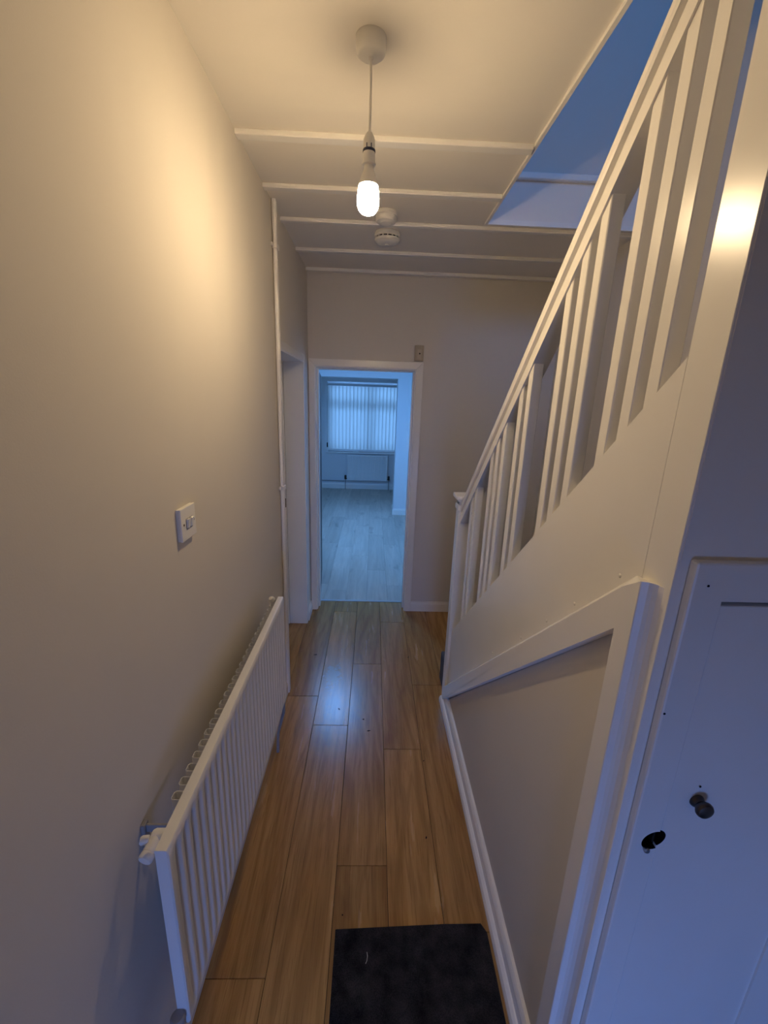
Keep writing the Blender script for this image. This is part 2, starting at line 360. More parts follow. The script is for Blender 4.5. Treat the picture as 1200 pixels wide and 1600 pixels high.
# ------------------------------------------------------------------ doorway at the end of the hall
d1 = root('door_1', (0, YE, 0))
bm = B()
prism(bm, [(ED0-0.03, 0), (ED0, 0), (ED0, EDZ), (ED1, EDZ), (ED1, 0), (ED1+0.03, 0), (ED1+0.03, EDZ+0.03), (ED0-0.03, EDZ+0.03)], 'y', YE-0.004, YT)
obj('lining', bm, GLOSS, d1)
bm = B()
prism(bm, [(ED0, 0), (ED0+0.012, 0), (ED0+0.012, EDZ-0.012), (ED1-0.012, EDZ-0.012), (ED1-0.012, 0), (ED1, 0), (ED1, EDZ), (ED0, EDZ)], 'y', YE+0.05, YT-0.045)
obj('door_stop', bm, GLOSS, d1)
ax0, ax1, az = XL+0.004, ED1+0.060, EDZ+0.060
for pts in ([(ax0, 0), (ED0-0.006, 0), (ED0-0.006, EDZ+0.006), (ax0, az)], [(ED1+0.006, 0), (ax1, 0), (ax1, az), (ED1+0.006, EDZ+0.006)], [(ED0-0.006, EDZ+0.006), (ED1+0.006, EDZ+0.006), (ax1, az), (ax0, az)]):
    bm = B(); prism(bm, pts, 'y', YE-0.018, YE, 0.004, 2); obj('architrave', bm, GLOSS, d1)
# the leaf, swung back into the room
ang = math.radians(95.6)
bm = B(); box(bm, 0, 0.72, -0.02, 0.02, 0.008, 1.98, 0.002)
bmesh.ops.transform(bm, matrix=Matrix.Translation((ED0+0.003, YT+0.006, 0)) @ Matrix.Rotation(ang, 4, 'Z') @ Matrix.Translation((0.0, 0.02, 0)), verts=bm.verts)
leaf = obj('door_leaf', bm, BROWN, d1, label='dark brown door leaf standing open')

# ------------------------------------------------------------------ doorway in the left wall
d2 = root('door_2', (XL, LD1, 0))
bm = B()
prism(bm, [(LD0-0.03, 0), (LD0, 0), (LD0, 2.012), (LD1, 2.012), (LD1, 0), (LD1+0.03, 0), (LD1+0.03, 2.04), (LD0-0.03, 2.04)], 'x', XL-0.135, XL+0.003)
obj('lining', bm, GLOSS, d2)
bm = B()
prism(bm, [(LD0-0.03, 0), (LD0+0.006, 0), (LD0+0.006, 2.0), (LD1-0.006, 2.0), (LD1-0.006, 0), (LD1+0.03, 0), (LD1+0.03, 2.04), (LD0-0.03, 2.04)], 'x', XL-0.20, XL-0.137)
obj('door_stop', bm, GLOSS, d2)
for pts in ([(LD1+0.004, 0), (LD1+0.045, 0), (LD1+0.045, 2.062), (LD1+0.004, 2.018)], [(LD0-0.05, 0), (LD0-0.004, 0), (LD0-0.004, 2.018), (LD0-0.05, 2.062)], [(LD0-0.004, 2.018), (LD1+0.004, 2.018), (LD1+0.045, 2.062), (LD0-0.05, 2.062)]):
    bm = B(); prism(bm, pts, 'x', XL, XL+0.006, 0.002, 2); obj('architrave', bm, GLOSS, d2)
boxobj('door_leaf', GLOSS, (XL-0.25, XL-0.205, LD0-0.03, LD1+0.03, 0.002, 2.04), d2)  # added slab across the open doorway, keeps outside light out
bm = B(); box(bm, XL-0.165, XL-0.139, LD1-0.012, LD1-0.005, 0.975, 1.045, 0.002); box(bm, XL-0.185, XL-0.165, LD1-0.012, LD1-0.005, 1.005, 1.02, 0.002)
obj('strike_plate', bm, BRASS, d2, label='tarnished strike plate in the jamb')

# ------------------------------------------------------------------ staircase
SLP = 0.926; YR = 2.231
def zline(z0, y): return z0 + SLP*(YR - y)
ZS, ZT0, ZT1 = 0.4254, -0.045, 0.062           # string top, trim bottom, trim top (at YR)
Y0, Y1 = 0.681, 2.160                          # between the newels
st = thing('staircase', (0.9, 2.2, 0), 'white painted wooden staircase rising towards the viewer on the right, with square balusters', 'staircase')
bm = B(); prism(bm, [(Y0, zline(0.0, Y0)), (Y1, zline(0.0, Y1)), (Y1, zline(ZS, Y1)), (Y0, zline(ZS, Y0))], 'x', XS, XS+0.032); obj('string_board', bm, GLOSS, st)
# sloping moulding under the string and its upright leg
XT = XS - 0.024
ZB = 0.0005
yb = YR - (ZB-ZT0)/SLP
prof = []
bm = B()
YM = 0.694
pA = [(YM, zline(ZT0, YM)), (yb, ZB), (2.178, ZB), (2.178, zline(ZT1-0.022, 2.178)), (YM, zline(ZT1-0.022, YM))]
prism(bm, pA, 'x', XT, XS)
pB = [(2.178, zline(ZT1-0.022, 2.178)), (YM, zline(ZT1-0.022, YM)), (YM, zline(ZT1, YM)), (2.178, zline(ZT1, 2.178))]
v = [bm.verts.new(p) for p in ((XT+0.001, pB[0][0], pB[0][1]), (XT+0.001, pB[1][0], pB[1][1]), (XS, pB[2][0], pB[2][1]), (XS, pB[3][0], pB[3][1]), (XS, pB[0][0], pB[0][1]), (XS, pB[1][0], pB[1][1]))]
for q in ((0, 1, 2, 3), (0, 3, 4), (1, 5, 2), (0, 4, 5, 1), (4, 3, 2, 5)): bm.faces.new([v[i] for i in q])
obj('sloping_moulding', bm, GLOSS, st)
bm = B()
up_prof = [(XT, YM), (XT, 0.648), (XT+0.0012, 0.6462), (XT+0.012, 0.6430), (XS-0.007, 0.6385), (XS-0.0025, 0.632), (XS, 0.622), (XS, YM)]
fs = prism(bm, up_prof, 'z', 0.0, 1.0)
for vv in bm.verts:
    if vv.co.z > 0.5:
        back = max(0.0, (vv.co.x-XT)/0.024)
        vv.co.z = zline(ZT1-0.022, 0.660) if vv.co.y < YM-0.01 else zline(ZT1-0.022 + 0.022*back, YM)
obj('upright_moulding', bm, GLOSS, st)
# newels
bm = B(); box(bm, XS, XS+0.075, YC, Y0, 0.0, 2.95, 0.0012, 1); obj('newel_post', bm, GLOSS, st, label='tall upper newel post running up past the ceiling')
bm = B(); box(bm, 0.472, 0.545, 2.160, 2.232, 0.0, 1.262, 0.006, 2)
nw = obj('newel_post', bm, GLOSS, st, label='lower newel post with a moulded cap')
bm = B()
for (e, z0, z1, bv) in ((0.006, 1.215, 1.245, 0.004), (0.000, 1.245, 1.268, 0.002), (0.010, 1.268, 1.278, 0.003), (0.020, 1.278, 1.300, 0.005)):
    box(bm, 0.472-e, 0.545+e, 2.160-e, 2.232+e, z0, z1, bv, 2)
obj('newel_cap', bm, GLOSS, nw)
# handrail
zr = lambda m, x: -0.286 + m*x                  # height at YR of a line seen on one ray
xa = 0.484
hb, h1, h2, ht = zr(2.823, xa), zr(2.912, xa), zr(2.964, xa), zr(3.067, xa-0.002)
pr = [(0, hb), (0, h1), (0.006, h1+0.004), (0.006, h2-0.004), (-0.004, h2), (-0.006, h2+0.012), (-0.004, ht-0.006), (0.004, ht+0.008), (0.018, ht+0.017), (0.030, ht+0.019),
      (0.042, ht+0.017), (0.052, ht+0.008), (0.058, ht-0.006), (0.060, h2+0.012), (0.058, h2), (0.046, h2-0.004), (0.046, h1+0.004), (0.052, h1), (0.052, hb)]
bm = B()
sweep(bm, [(s, u) for s, u in pr], (xa, 2.168, SLP*(YR-2.168)), (xa, Y0-0.0005, SLP*(YR-Y0)), (1, 0, 0), (0, 0, 1)); obj('handrail', bm, GLOSS, st)
# balusters: regular spacing with the missing ones left out
for k in (0, 1, 2, 4, 5, 6, 9, 10, 12, 13, 14, 17, 18):
    yf = 0.772 + 0.0673*k; yn = yf - 0.034
    bm = B()
    box(bm, XS+0.0005, XS+0.0315, yn, yf, 0, 1)
    for vv in bm.verts:
        vv.co.z = zline(ZS-0.004, vv.co.y) if vv.co.z < 0.5 else zline(hb+0.002, vv.co.y)
    bmesh.ops.bevel(bm, geom=[e for e in bm.edges if abs(e.verts[0].co.z-e.verts[1].co.z) > 0.3], offset=0.002, segments=1, affect='EDGES')
    obj('baluster', bm, GLOSS, st)
# steps
for i in range(9):
    ny = 2.40 - 0.216*i
    x0 = 0.47 if i == 0 else XS+0.034
    bm = B(); box(bm, x0 if i else XS-0.004, XR-0.002, max(ny-0.216, Y0) if i else 2.24, ny, 0.0 if i == 0 else 0.2*i-0.02, 0.2*(i+1), 0.006, 2)
    obj('step', bm, CARPET, st)
    if i == 0:
        bm = B(); box(bm, XS+0.06, XR-0.002, 2.186, 2.24, 0.0, 0.2); obj('step', bm, CARPET, st)
# wall below the string
bm = B(); prism(bm, [(0.694, 0.0), (yb-0.01, 0.0), (0.694, zline(ZT0+0.02, 0.694))], 'x', XS+0.0005, XS+0.03)
structure(obj('wall_stairs', bm, WALL))
bm = B()
prof = [(0, 0), (0.0375, 0), (0.0375, 0.010), (0.033, 0.022), (0.024, 0.028), (0.019, 0.029), (0.019, 0.072), (0.015, 0.080), (0.010, 0.086), (0, 0.088)]
sweep(bm, prof, (XS, 2.19, 0), (XS, 0.6945, 0), (-1, 0, 0), (0, 0, 1)); structure(obj('baseboard_stairs', bm, GLOSS))
# filler nails on the string
for (y, z) in ((0.742, 1.464), (0.888, 1.328), (1.015, 1.210), (1.17, 1.061), (1.42, 0.84)):
    bm = B(); lathe(bm, [(0.0045, 0.0), (0.0042, 0.001), (0.0026, 0.0022), (0, 0.0026)], (XS, y, z), (-1, 0, 0), 10); obj('nail_head', bm, GLOSS, st, True)

# ------------------------------------------------------------------ cupboard under the stairs
XD, ZD, XE = 0.565, 1.485, 1.13
bm = B()
box(bm, XS+0.004, XR, YC-0.0015, YC, ZD+0.06, ZC); box(bm, XS+0.0755, XR, YC, YC+0.04, ZD+0.06, ZC); box(bm, XE+0.06, XR, YC-0.0015, YC+0.04, 0, ZD+0.06)
structure(obj('wall_cupboard', bm, SATIN))
bm = B(); box(bm, XS+0.08, XR, YC+0.35, YC+0.36, 0, ZD+0.1); box(bm, XS+0.08, XR, YC+0.045, YC+0.35, ZD+0.09, ZD+0.1); box(bm, XS+0.076, XS+0.08, YC+0.0, YC+0.35, 0, ZD+0.1)
structure(obj('wall_cupboard_back', bm, DARK))  # black lining painted for the unlit inside, seen through the latch hole
d3 = root('door_3', (XD, YC, 0))
yf0 = YC-0.012
frame = boxobj('frame', SATIN, (0.5195, XD, yf0, YC+0.006, 0.0, ZD+0.056), d3)
bm = B(); box(bm, XD, XE+0.06, yf0, YC+0.006, ZD, ZD+0.056); obj('frame', bm, SATIN, d3)
bm = B(); box(bm, XE, XE+0.06, yf0, YC+0.006, 0.0, ZD-0.0002, 0.001); obj('frame', bm, SATIN, d3)
bm = B(); prism(bm, [(0.507, 0.0), (0.5193, 0.0), (0.5193, ZD+0.0562), (XE+0.072, ZD+0.0562), (XE+0.072, ZD+0.068), (0.507, ZD+0.068)], 'y', YC-0.017, YC, 0.004, 2); obj('bead', bm, SATIN, d3)
# jamb behind the frame closes the gap to the newel
boxobj('jamb', SATIN, (XS+0.0755, XD+0.010, YC+0.012, YC+0.03, 0, ZD+0.03), d3)
lf = B(); box(lf, XD+0.0032, XE-0.003, YC-0.0085, YC+0.0105, 0.012, ZD-0.009, 0.0012)
leaf3 = obj('door_leaf', lf, SATIN, d3)
# sunk lower panel
c = B(); box(c, 0.648, 0.868, YC-0.02, YC-0.004, 0.16, 0.972)
bmesh.ops.translate(c, verts=c.verts, vec=-WLOC[leaf3.name]); cut(leaf3, c)
for o in (frame, leaf3, bpy.data.objects['newel_post']):
    c = B(); lathe(c, [(0.0235, -0.06), (0.0235, 0.06)], (0, 0, 0), (0, 1, 0), 28)
    bmesh.ops.transform(c, matrix=Matrix.Translation(Vector((0.558, YC, 0.982)) - WLOC[o.name]) @ Matrix.Rotation(math.radians(-35), 4, 'Y') @ Matrix.Diagonal((1.08, 1, 0.86, 1)), verts=c.verts); cut(o, c, DARK)
c = B(); lathe(c, [(0.027, -0.06), (0.027, 0.06)], (0, 0, 0), (0, 1, 0), 24)
jamb = bpy.data.objects['jamb']
bmesh.ops.translate(c, verts=c.verts, vec=Vector((0.558, YC, 0.982)) - WLOC['jamb']); cut(jamb, c, DARK)
bm = B(); lathe(bm, [(0.005, 0), (0.006, 0.003), (0.006, 0.005), (0.004, 0.007), (0, 0.0075)], (0.5445, YC-0.0125, 0.9630), (0, -1, 0), 16); obj('keeper', bm, STEEL, d3, True)
bm = B(); lathe(bm, [(0.0135, 0), (0.0130, 0.003), (0.0110, 0.006), (0.0105, 0.010), (0.0130, 0.013), (0.0158, 0.017), (0.0160, 0.021), (0.0140, 0.0245), (0.008, 0.0265), (0, 0.027)], (0.622, YC-0.0085, 1.076), (0, -1, 0), 28); obj('knob', bm, BRONZE, d3, True)
for (x, y, z) in ((0.537, yf0, 1.512), (0.620, YC-0.010, 1.110), (0.5125, YC-0.017, 1.275)):
    bm = B(); lathe(bm, [(0.0022, 0), (0.0018, 0.0008), (0, 0.001)], (x, y, z), (0, -1, 0), 10); obj('nail_hole', bm, DARK, d3)

# ------------------------------------------------------------------ radiator in the hall
RX, RY0, RY1, RZ0, RZ1 = -0.390, 0.640, 1.757, 0.362, 0.893
rad = thing('radiator', (RX-0.03, (RY0+RY1)/2, 0.0), 'long white ribbed panel radiator under the light switch on the left hall wall', 'radiator')
def rib_panel(bm, y0, y1, z0, z1, xf, t, pitch, depth, n):
    """pressed sheet: outline in (y,x) with recessed grooves, run between z0 and z1 with a flat border"""
    edge = (y1-y0-n*pitch)/2 + 0.004
    zs = [(z0, 0, 0.004), (z0+0.003, 0, 0.0), (z0+0.022, 0, 0.0), (z0+0.036, 1, 0.0), (z1-0.040, 1, 0.0), (z1-0.026, 0, 0.0), (z1-0.005, 0, 0.0), (z1-0.001, 0, 0.003), (z1, 0, 0.007)]
    ys = [(y0, 0, t*0.0+0.003), (y0+0.003, 0, 0.0)]
    for k in range(n):
        a = y0+edge+k*pitch
        ys += [(a, 0, 0), (a+pitch*0.16, 1, 0), (a+pitch*0.42, 1, 0), (a+pitch*0.58, 0, 0)]
    ys += [(y1-0.003, 0, 0.0), (y1, 0, 0.003)]
    grid = []
    for z, g, o1 in zs:
        grid.append([bm.verts.new((xf - depth*g*h - max(o1, o2), y, z)) for y, h, o2 in ys])
    for r0, r1 in zip(grid, grid[1:]):
        for i in range(len(ys)-1):
            bm.faces.new((r0[i], r0[i+1], r1[i+1], r1[i]))
    # back and rim
    back = {}
    rim = [grid[0][i] for i in range(len(ys))] + [r[-1] for r in grid[1:]] + [grid[-1][i] for i in range(len(ys)-2, -1, -1)] + [r[0] for r in grid[-2:0:-1]]
    bk = [bm.verts.new((xf-t, w.co.y, w.co.z)) for w in rim]
    for i in range(len(rim)):
        j = (i+1) % len(rim); bm.faces.new((rim[i], bk[i], bk[j], rim[j]))
    bm.faces.new(bk)
bm = B(); rib_panel(bm, RY0, RY1, RZ0, RZ1, RX, 0.026, 0.0385, 0.0085, 28)
obj('panel', bm, RADI, rad, True)
def fin_bm(y):
    bm = B(); s = 0.0012
    x0, x1 = RX-0.0265, RX-0.052
    w = 0.0115
    pts = [(x0, y-w), (x1+0.004, y-w), (x1, y-w+0.004), (x1, y+w-0.004), (x1+0.004, y+w), (x0, y+w), (x0, y+w-s), (x1+0.004, y+w-s), (x1+s, y+w-0.004-s), (x1+s, y-w+0.004+s), (x1+0.004, y-w+s), (x0, y-w+s)]
    prism(bm, pts, 'z', RZ0+0.05, RZ1-0.012); return bm
f0 = obj('convector_fin', fin_bm(RY0+0.132), RADI, rad)
for k in range(1, 26):
    copy_part(f0, rad, (0, 0.0385*k, 0))
for y in (RY0+0.098,):
    bm = B(); box(bm, XL+0.001, XL+0.010, y-0.010, y+0.010, RZ1-0.16, RZ1-0.05, 0.002); box(bm, XL+0.010, RX-0.0265, y-0.003, y+0.003, RZ1-0.075, RZ1-0.055, 0.001)
    obj('bracket', bm, GREYM, rad)
# bleed elbow at the near top corner and plug at the far one
bm = B(); lathe(bm, [(0.0135, 0), (0.0145, 0.004), (0.0145, 0.022), (0.012, 0.027), (0, 0.028)], (RX-0.0275, RY0+0.046, RZ1-0.022), (-1, 0, 0), 20)
va = obj('valve', bm, PLASTIC, rad, True)
bm = B(); lathe(bm, [(0.0135, 0), (0.0145, 0.003), (0.0145, 0.034), (0.0138, 0.0345), (0.0138, 0.0365), (0.0145, 0.037), (0.0145, 0.046), (0.0125, 0.049), (0, 0.049)], (RX-0.0425, RY0+0.050, RZ1-0.022), (-0.18, -1, -0.22), 24)
lathe(bm, [(0.004, 0), (0.009, 0.003), (0.009, 0.016), (0.006, 0.020), (0, 0.020)], (RX-0.054, RY0+0.036, RZ1-0.018), (-1, -0.3, 0.2), 14)
obj('valve_cap', bm, PLASTIC, va, True)
bm = B(); lathe(bm, [(0.010, 0), (0.013, 0.004), (0.013, 0.016), (0.009, 0.022), (0, 0.023)], (RX-0.045, RY1-0.018, RZ1-0.010), (-0.4, -0.6, 0.8), 18); obj('end_plug', bm, PLASTIC, rad, True)
for y, s in ((RY0-0.018, 1), (RY1+0.02, -1)):
    bm = B(); lathe(bm, [(0.012, -0.03), (0.014, -0.026), (0.014, -0.006), (0.012, -0.002), (0.0125, 0.012), (0.016, 0.014), (0.016, 0.034), (0.012, 0.038), (0, 0.038)], (RX-0.020, y+0.006*s, RZ0+0.012), (0, 0, 1), 20)
    tube(bm, [(RX-0.020, y+0.005*s, RZ0+0.02), (RX-0.018, y+0.021*s, RZ0+0.02)], 0.010, 12)
    w = obj('floor_valve', bm, GREYM, rad, True, label='grey metal valve at the lower corner')
    bm = B(); tube(bm, [(RX-0.020, y+0.006*s, RZ0-0.015), (RX-0.022, y+0.004*s, 0.25), (RX-0.055, y, 0.12), (RX-0.060, y, 0.001)], 0.0075, 12); obj('pipe', bm, GREYM, w, True)

# ------------------------------------------------------------------ heating pipes in the corner
pp = thing('heating_pipe', (XL+0.014, 2.245, 0), 'pair of white painted pipes running up the left wall beside the doorway', 'pipe')
bm = B()
tube(bm, [(XL+0.0125, 2.236, 0.001), (XL+0.0125, 2.236, 1.2), (XL+0.0135, 2.236, 2.3), (XL+0.016, 2.238, 2.5), (XL+0.014, 2.236, 2.56), (XL+0.014, 2.236, ZC-0.0005)], 0.0105, 14)
obj('pipe', bm, GLOSS, pp, True)
bm = B(); tube(bm, [(XL+0.0125, 2.2585, 0.001), (XL+0.0125, 2.2585, 2.4), (XL+0.0125, 2.262, 2.55), (XL+0.0125, 2.262, ZC-0.0005)], 0.0095, 14); obj('pipe', bm, GLOSS, pp, True)
for z in (1.30, 2.462):
    bm = B(); box(bm, XL+0.0005, XL+0.027, 2.221, 2.272, z-0.011, z+0.011, 0.003, 2); box(bm, XL+0.0005, XL+0.010, 2.205, 2.221, z-0.009, z+0.009, 0.002); obj('pipe_clip', bm, PLASTIC, pp)

# ------------------------------------------------------------------ light switch
sw = thing('light_switch', (XL, 1.082, 1.404), 'white two gang light switch above the radiator on the left wall', 'switch')
yc, zc = 1.082, 1.447
boxobj('back_box', PLASTIC, (XL, XL+0.006, yc-0.043, yc+0.043, zc-0.043, zc+0.043), sw, 0.001)
bm = B(); box(bm, XL+0.006, XL+0.013, yc-0.044, yc+0.044, zc-0.044, zc+0.044, 0.002, 2); obj('plate', bm, PLASTIC, sw)
for dy in (-0.009, 0.012):
    boxobj('rocker_shadow', GREYM, (XL+0.013, XL+0.0134, yc+dy-0.0085, yc+dy+0.0085, zc-0.017, zc+0.013), sw)  # grey sheet standing in for the shadow around the rocker
    bm = B(); prism(bm, [(XL+0.0132, zc-0.013), (XL+0.0165, zc-0.013), (XL+0.0205, zc+0.012), (XL+0.0132, zc+0.012)], 'y', yc+dy-0.007, yc+dy+0.007, 0.0008); obj('rocker', bm, PLASTIC, sw)
for dy in (-0.030, 0.030):
    bm = B(); lathe(bm, [(0.0032, 0), (0.0028, 0.001), (0, 0.0012)], (XL+0.013, yc+dy, zc), (1, 0, 0), 12); obj('screw', bm, BRASS, sw)

# ------------------------------------------------------------------ pendant lamp
LX, LY = -0.030, 1.320
lamp = thing('pendant_lamp', (LX, LY, 2.27), 'bare lit bulb on a white cord hanging from a round ceiling rose', 'lamp')
bm = B(); lathe(bm, [(0.0385, 0), (0.0392, -0.006), (0.0385, -0.022), (0.036, -0.031), (0.029, -0.0365), (0.012, -0.038), (0.007, -0.040), (0.005, -0.046), (0, -0.046)], (LX, LY, ZC), (0, 0, 1), 40); obj('ceiling_rose', bm, PLASTIC, lamp, True)
bm = B(); tube(bm, [(LX, LY, ZC-0.044), (LX+0.0015, LY, 2.55), (LX+0.001, LY, 2.50), (LX, LY, 2.448)], 0.0033, 10); obj('cord', bm, PLASTIC, lamp, True)
HT = 2.458
bm = B(); lathe(bm, [(0.004, 0), (0.007, -0.002), (0.0125, -0.010), (0.0155, -0.020), (0.0160, -0.030), (0.0160, -0.040), (0, -0.040)], (LX, LY, HT), (0, 0, 1), 28)
lathe(bm, [(0.0158, -0.0465), (0.0162, -0.050), (0.0162, -0.069), (0.0185, -0.0705), (0.0185, -0.0745), (0.0150, -0.0750), (0, -0.0750)], (LX, LY, HT), (0, 0, 1), 28)
ho = obj('lamp_holder', bm, PLASTIC, lamp, True)
bm = B(); lathe(bm, [(0, -0.040), (0.0163, -0.040), (0.0170, -0.0415), (0.0170, -0.0455), (0.0163, -0.0465), (0, -0.0465)], (LX, LY, HT), (0, 0, 1), 28)
for a in (-1.95, -1.2):
    cx_, cy_ = LX+0.0160*math.cos(a), LY+0.0160*math.sin(a)
    box(bm, cx_-0.0012, cx_+0.0012, cy_-0.001, cy_+0.001, HT-0.040, HT-0.031)
obj('locking_ring', bm, BLUEP, ho, label='dark blue ring')
ZBULB = 2.268
prof = [(0, 0.0), (0.010, 0.0010), (0.019, 0.005), (0.0255, 0.012), (0.0290, 0.021), (0.0300, 0.032), (0.0292, 0.046), (0.0280, 0.058), (0.0265, 0.068), (0, 0.068)]
bm = B(); lathe(bm, prof, (LX, LY, ZBULB), (0, 0, 1), 36); bulb = obj('bulb', bm, LIT, lamp, True)
bm = B(); lathe(bm, [(0, 0.0682), (0.0264, 0.0682), (0.0240, 0.078), (0.0200, 0.089), (0.0155, 0.099), (0.0128, 0.106), (0.0125, 0.114), (0, 0.114)], (LX, LY, ZBULB), (0, 0, 1), 36); obj('bulb_base', bm, PLASTIC, bulb, True)

# ------------------------------------------------------------------ smoke alarms
al = thing('smoke_alarm', (0.050, 2.58, 2.60), 'white round smoke alarm with a slotted rim, the farther one behind the bulb', 'alarm')
bm = B(); lathe(bm, [(0.066, 0.0), (0.0682, -0.0034), (0.0704, -0.0207), (0.066, -0.0236), (0.0638, -0.0242), (0.0, -0.0242)], (0.050, 2.58, ZC), (0, 0, 1), 40); obj('base', bm, PLASTIC, al, True)
bm = B(); lathe(bm, [(0.0616, -0.0242), (0.0616, -0.0305), (0.0, -0.0305)], (0.050, 2.58, ZC), (0, 0, 1), 40); obj('slot', bm, DARK, al)
for k in range(16):
    a = 2*math.pi*k/16
    bm = B(); box(bm, -0.003, 0.003, 0.059, 0.067, -0.0308, -0.0238)
    bmesh.ops.transform(bm, matrix=Matrix.Translation((0.050, 2.58, ZC)) @ Matrix.Rotation(a, 4, 'Z'), verts=bm.verts); obj('spacer', bm, PLASTIC, al)
bm = B(); lathe(bm, [(0.066, -0.0305), (0.0693, -0.0322), (0.0682, -0.0391), (0.0594, -0.0483), (0.044, -0.054), (0.022, -0.0563), (0.0, -0.0569)], (0.050, 2.58, ZC), (0, 0, 1), 40); lathe(bm, [(0.012, -0.056), (0.012, -0.0595), (0, -0.060)], (0.050, 2.58, ZC), (0, 0, 1), 20)
obj('cover', bm, PLASTIC, al, True)
a2 = thing('heat_alarm', (0.036, 2.325, 2.61), 'smaller plain white round alarm directly beside the bulb, nearer than the slotted one', 'alarm')
bm = B(); lathe(bm, [(0.055, 0.0), (0.0572, -0.0023), (0.0572, -0.0161), (0.0539, -0.0184), (0.0, -0.0184)], (0.036, 2.325, ZC), (0, 0, 1), 36); obj('base', bm, PLASTIC, a2, True)
bm = B(); lathe(bm, [(0.0528, -0.0184), (0.0517, -0.0345), (0.0462, -0.0414), (0.0286, -0.0448), (0.0264, -0.0471), (0.0, -0.0483)], (0.036, 2.325, ZC), (0, 0, 1), 36); obj('cover', bm, PLASTIC, a2, True)

# ------------------------------------------------------------------ little box above the end door
bx = thing('wall_switch_box', (0.327, YE, 2.066), 'small aged beige switch box above the right corner of the end door frame', 'switch')
bm = B(); box(bm, 0.294, 0.360, YE-0.022, YE, 2.066, 2.176, 0.003, 2); obj('housing', bm, AGED, bx)
bm = B(); box(bm, 0.310, 0.344, YE-0.027, YE-0.022, 2.076, 2.150, 0.002, 2); obj('rocker', bm, paint('beige_rocker', (0.50, 0.43, 0.33), 0.45, 0.05, 30, 0, 60, 0.4), bx)
bm = B(); lathe(bm, [(0.0055, 0), (0.005, 0.0015), (0, 0.002)], (0.330, YE-0.027, 2.118), (0, -1, 0), 12); obj('button', bm, DARK, bx)

# ------------------------------------------------------------------ doormat and bits on the floor
bm = B(); prism(bm, [(-0.083, 0.30), (0.438, 0.30), (0.440, 1.010), (0.424, 1.036), (0.30, 1.034), (0.10, 1.027), (-0.086, 1.021)], 'z', 0.0003, 0.008, 0.002, 2)
mt = obj('doormat', bm, MATPILE); mt['label'] = 'charcoal grey doormat lying on the wooden hall floor in the foreground'; mt['category'] = 'doormat'
bm = B(); tube(bm, [(0.020, 0.928, 0.0092), (0.024, 0.935, 0.0096), (0.026, 0.947, 0.0094), (0.024, 0.957, 0.0092)], 0.0011, 6)
th = obj('lint_thread', bm, THREAD); th['label'] = 'short pale thread lying on the charcoal doormat'; th['category'] = 'thread'
SPG = 'specks of dirt on the wooden hall floor'
for (x, y, l, w, a, lab) in [(-0.371, 2.631, 0.026, 0.006, 0.2, 'thin dark twig fragment on the boards beside the left doorway'), (0.294, 2.617, 0.020, 0.006, 1.3, 'dark leaf fragment on the boards near the foot of the stairs'),
                             (-0.159, 2.091, 0.014, 0.006, -0.7, 'dark speck on the worn, scuffed floor board'), (-0.013, 2.011, 0.011, 0.009, 0.3, 'round dark speck just right of the scuffed floor board'), (0.302, 1.727, 0.007, 0.005, 0.4, 'tiny speck on the boards beside the lower end of the stair baseboard'), (0.268, 1.339, 0.010, 0.006, 1.2, 'small speck midway between the doormat and the newel, near the stair baseboard'), (0.018, 1.925, 0.018, 0.006, 0.15, 'flat brownish speck below the round dark one on the hall boards'), (-0.065, 1.066, 0.006, 0.004, 0.1, 'tiny speck on the board just beyond the doormat corner nearest the radiator')]:
    bm = B(); n = 7
    pts = [(l/2*math.cos(2*math.pi*i/n)*random.uniform(0.8, 1.1), w/2*math.sin(2*math.pi*i/n)*random.uniform(0.7, 1.15)) for i in range(n)]
    prism(bm, pts, 'z', 0.0003, 0.0022)
    bmesh.ops.transform(bm, matrix=Matrix.Translation((x, y, 0)) @ Matrix.Rotation(a, 4, 'Z'), verts=bm.verts)
    leafy = l > 0.0195
    o = obj('leaf_fragment' if leafy else 'dirt_speck', bm, SPECK)
    o['category'] = 'leaf' if leafy else 'dirt'; o['label'] = lab
    if not leafy: o['group'] = SPG

# ------------------------------------------------------------------ the room beyond
RXL, RXR, YP, YW, ZR = -1.75, 2.2, 6.47, 8.40, 2.44
PX, PZ = 0.352, 2.085
f2 = structure(boxobj('floor_room', DARK, (RXL, RXR, YT, YW, -0.06, -0.006)))
n = 0
x = RXL
while x < RXR-0.01:
    w = 0.192
    ys = [YT+0.02]; y = YT + random.uniform(0.2, 1.2)
    while y < YW-0.1:
        ys.append(y); y += 1.22
    ys.append(YW)
    if -1.4 < x < 0.9:
        for a, b in zip(ys, ys[1:]):
            bm = B(); box(bm, x+0.0005, min(x+w, RXR)-0.0005, a+0.0005, b-0.0005, -0.006, 0.0, 0.0007); obj('plank', bm, GREYLAM, f2)
    else:
        bm = B(); box(bm, x+0.0005, min(x+w, RXR)-0.0005, ys[0], YW, -0.006, 0.0, 0.0007); obj('plank', bm, GREYLAM, f2)
    x += w
structure(boxobj('wall_room_left', ROOMW, (RXL-0.1, RXL, YE+0.135, YW+0.1, 0, 2.9)))
structure(boxobj('wall_room_right', ROOMW, (RXR, RXR+0.1, YE+0.135, YW+0.1, 0, 2.9)))
structure(boxobj('ceiling_room', CEIL, (RXL, RXR, YE+0.135, YW+0.1, ZR, ZR+0.1)))
bm = B(); box(bm, PX, RXR, YP, YP+0.28, 0, ZR); box(bm, RXL, PX, YP, YP+0.28, PZ, ZR)
structure(obj('wall_room_pier', bm, ROOMW))
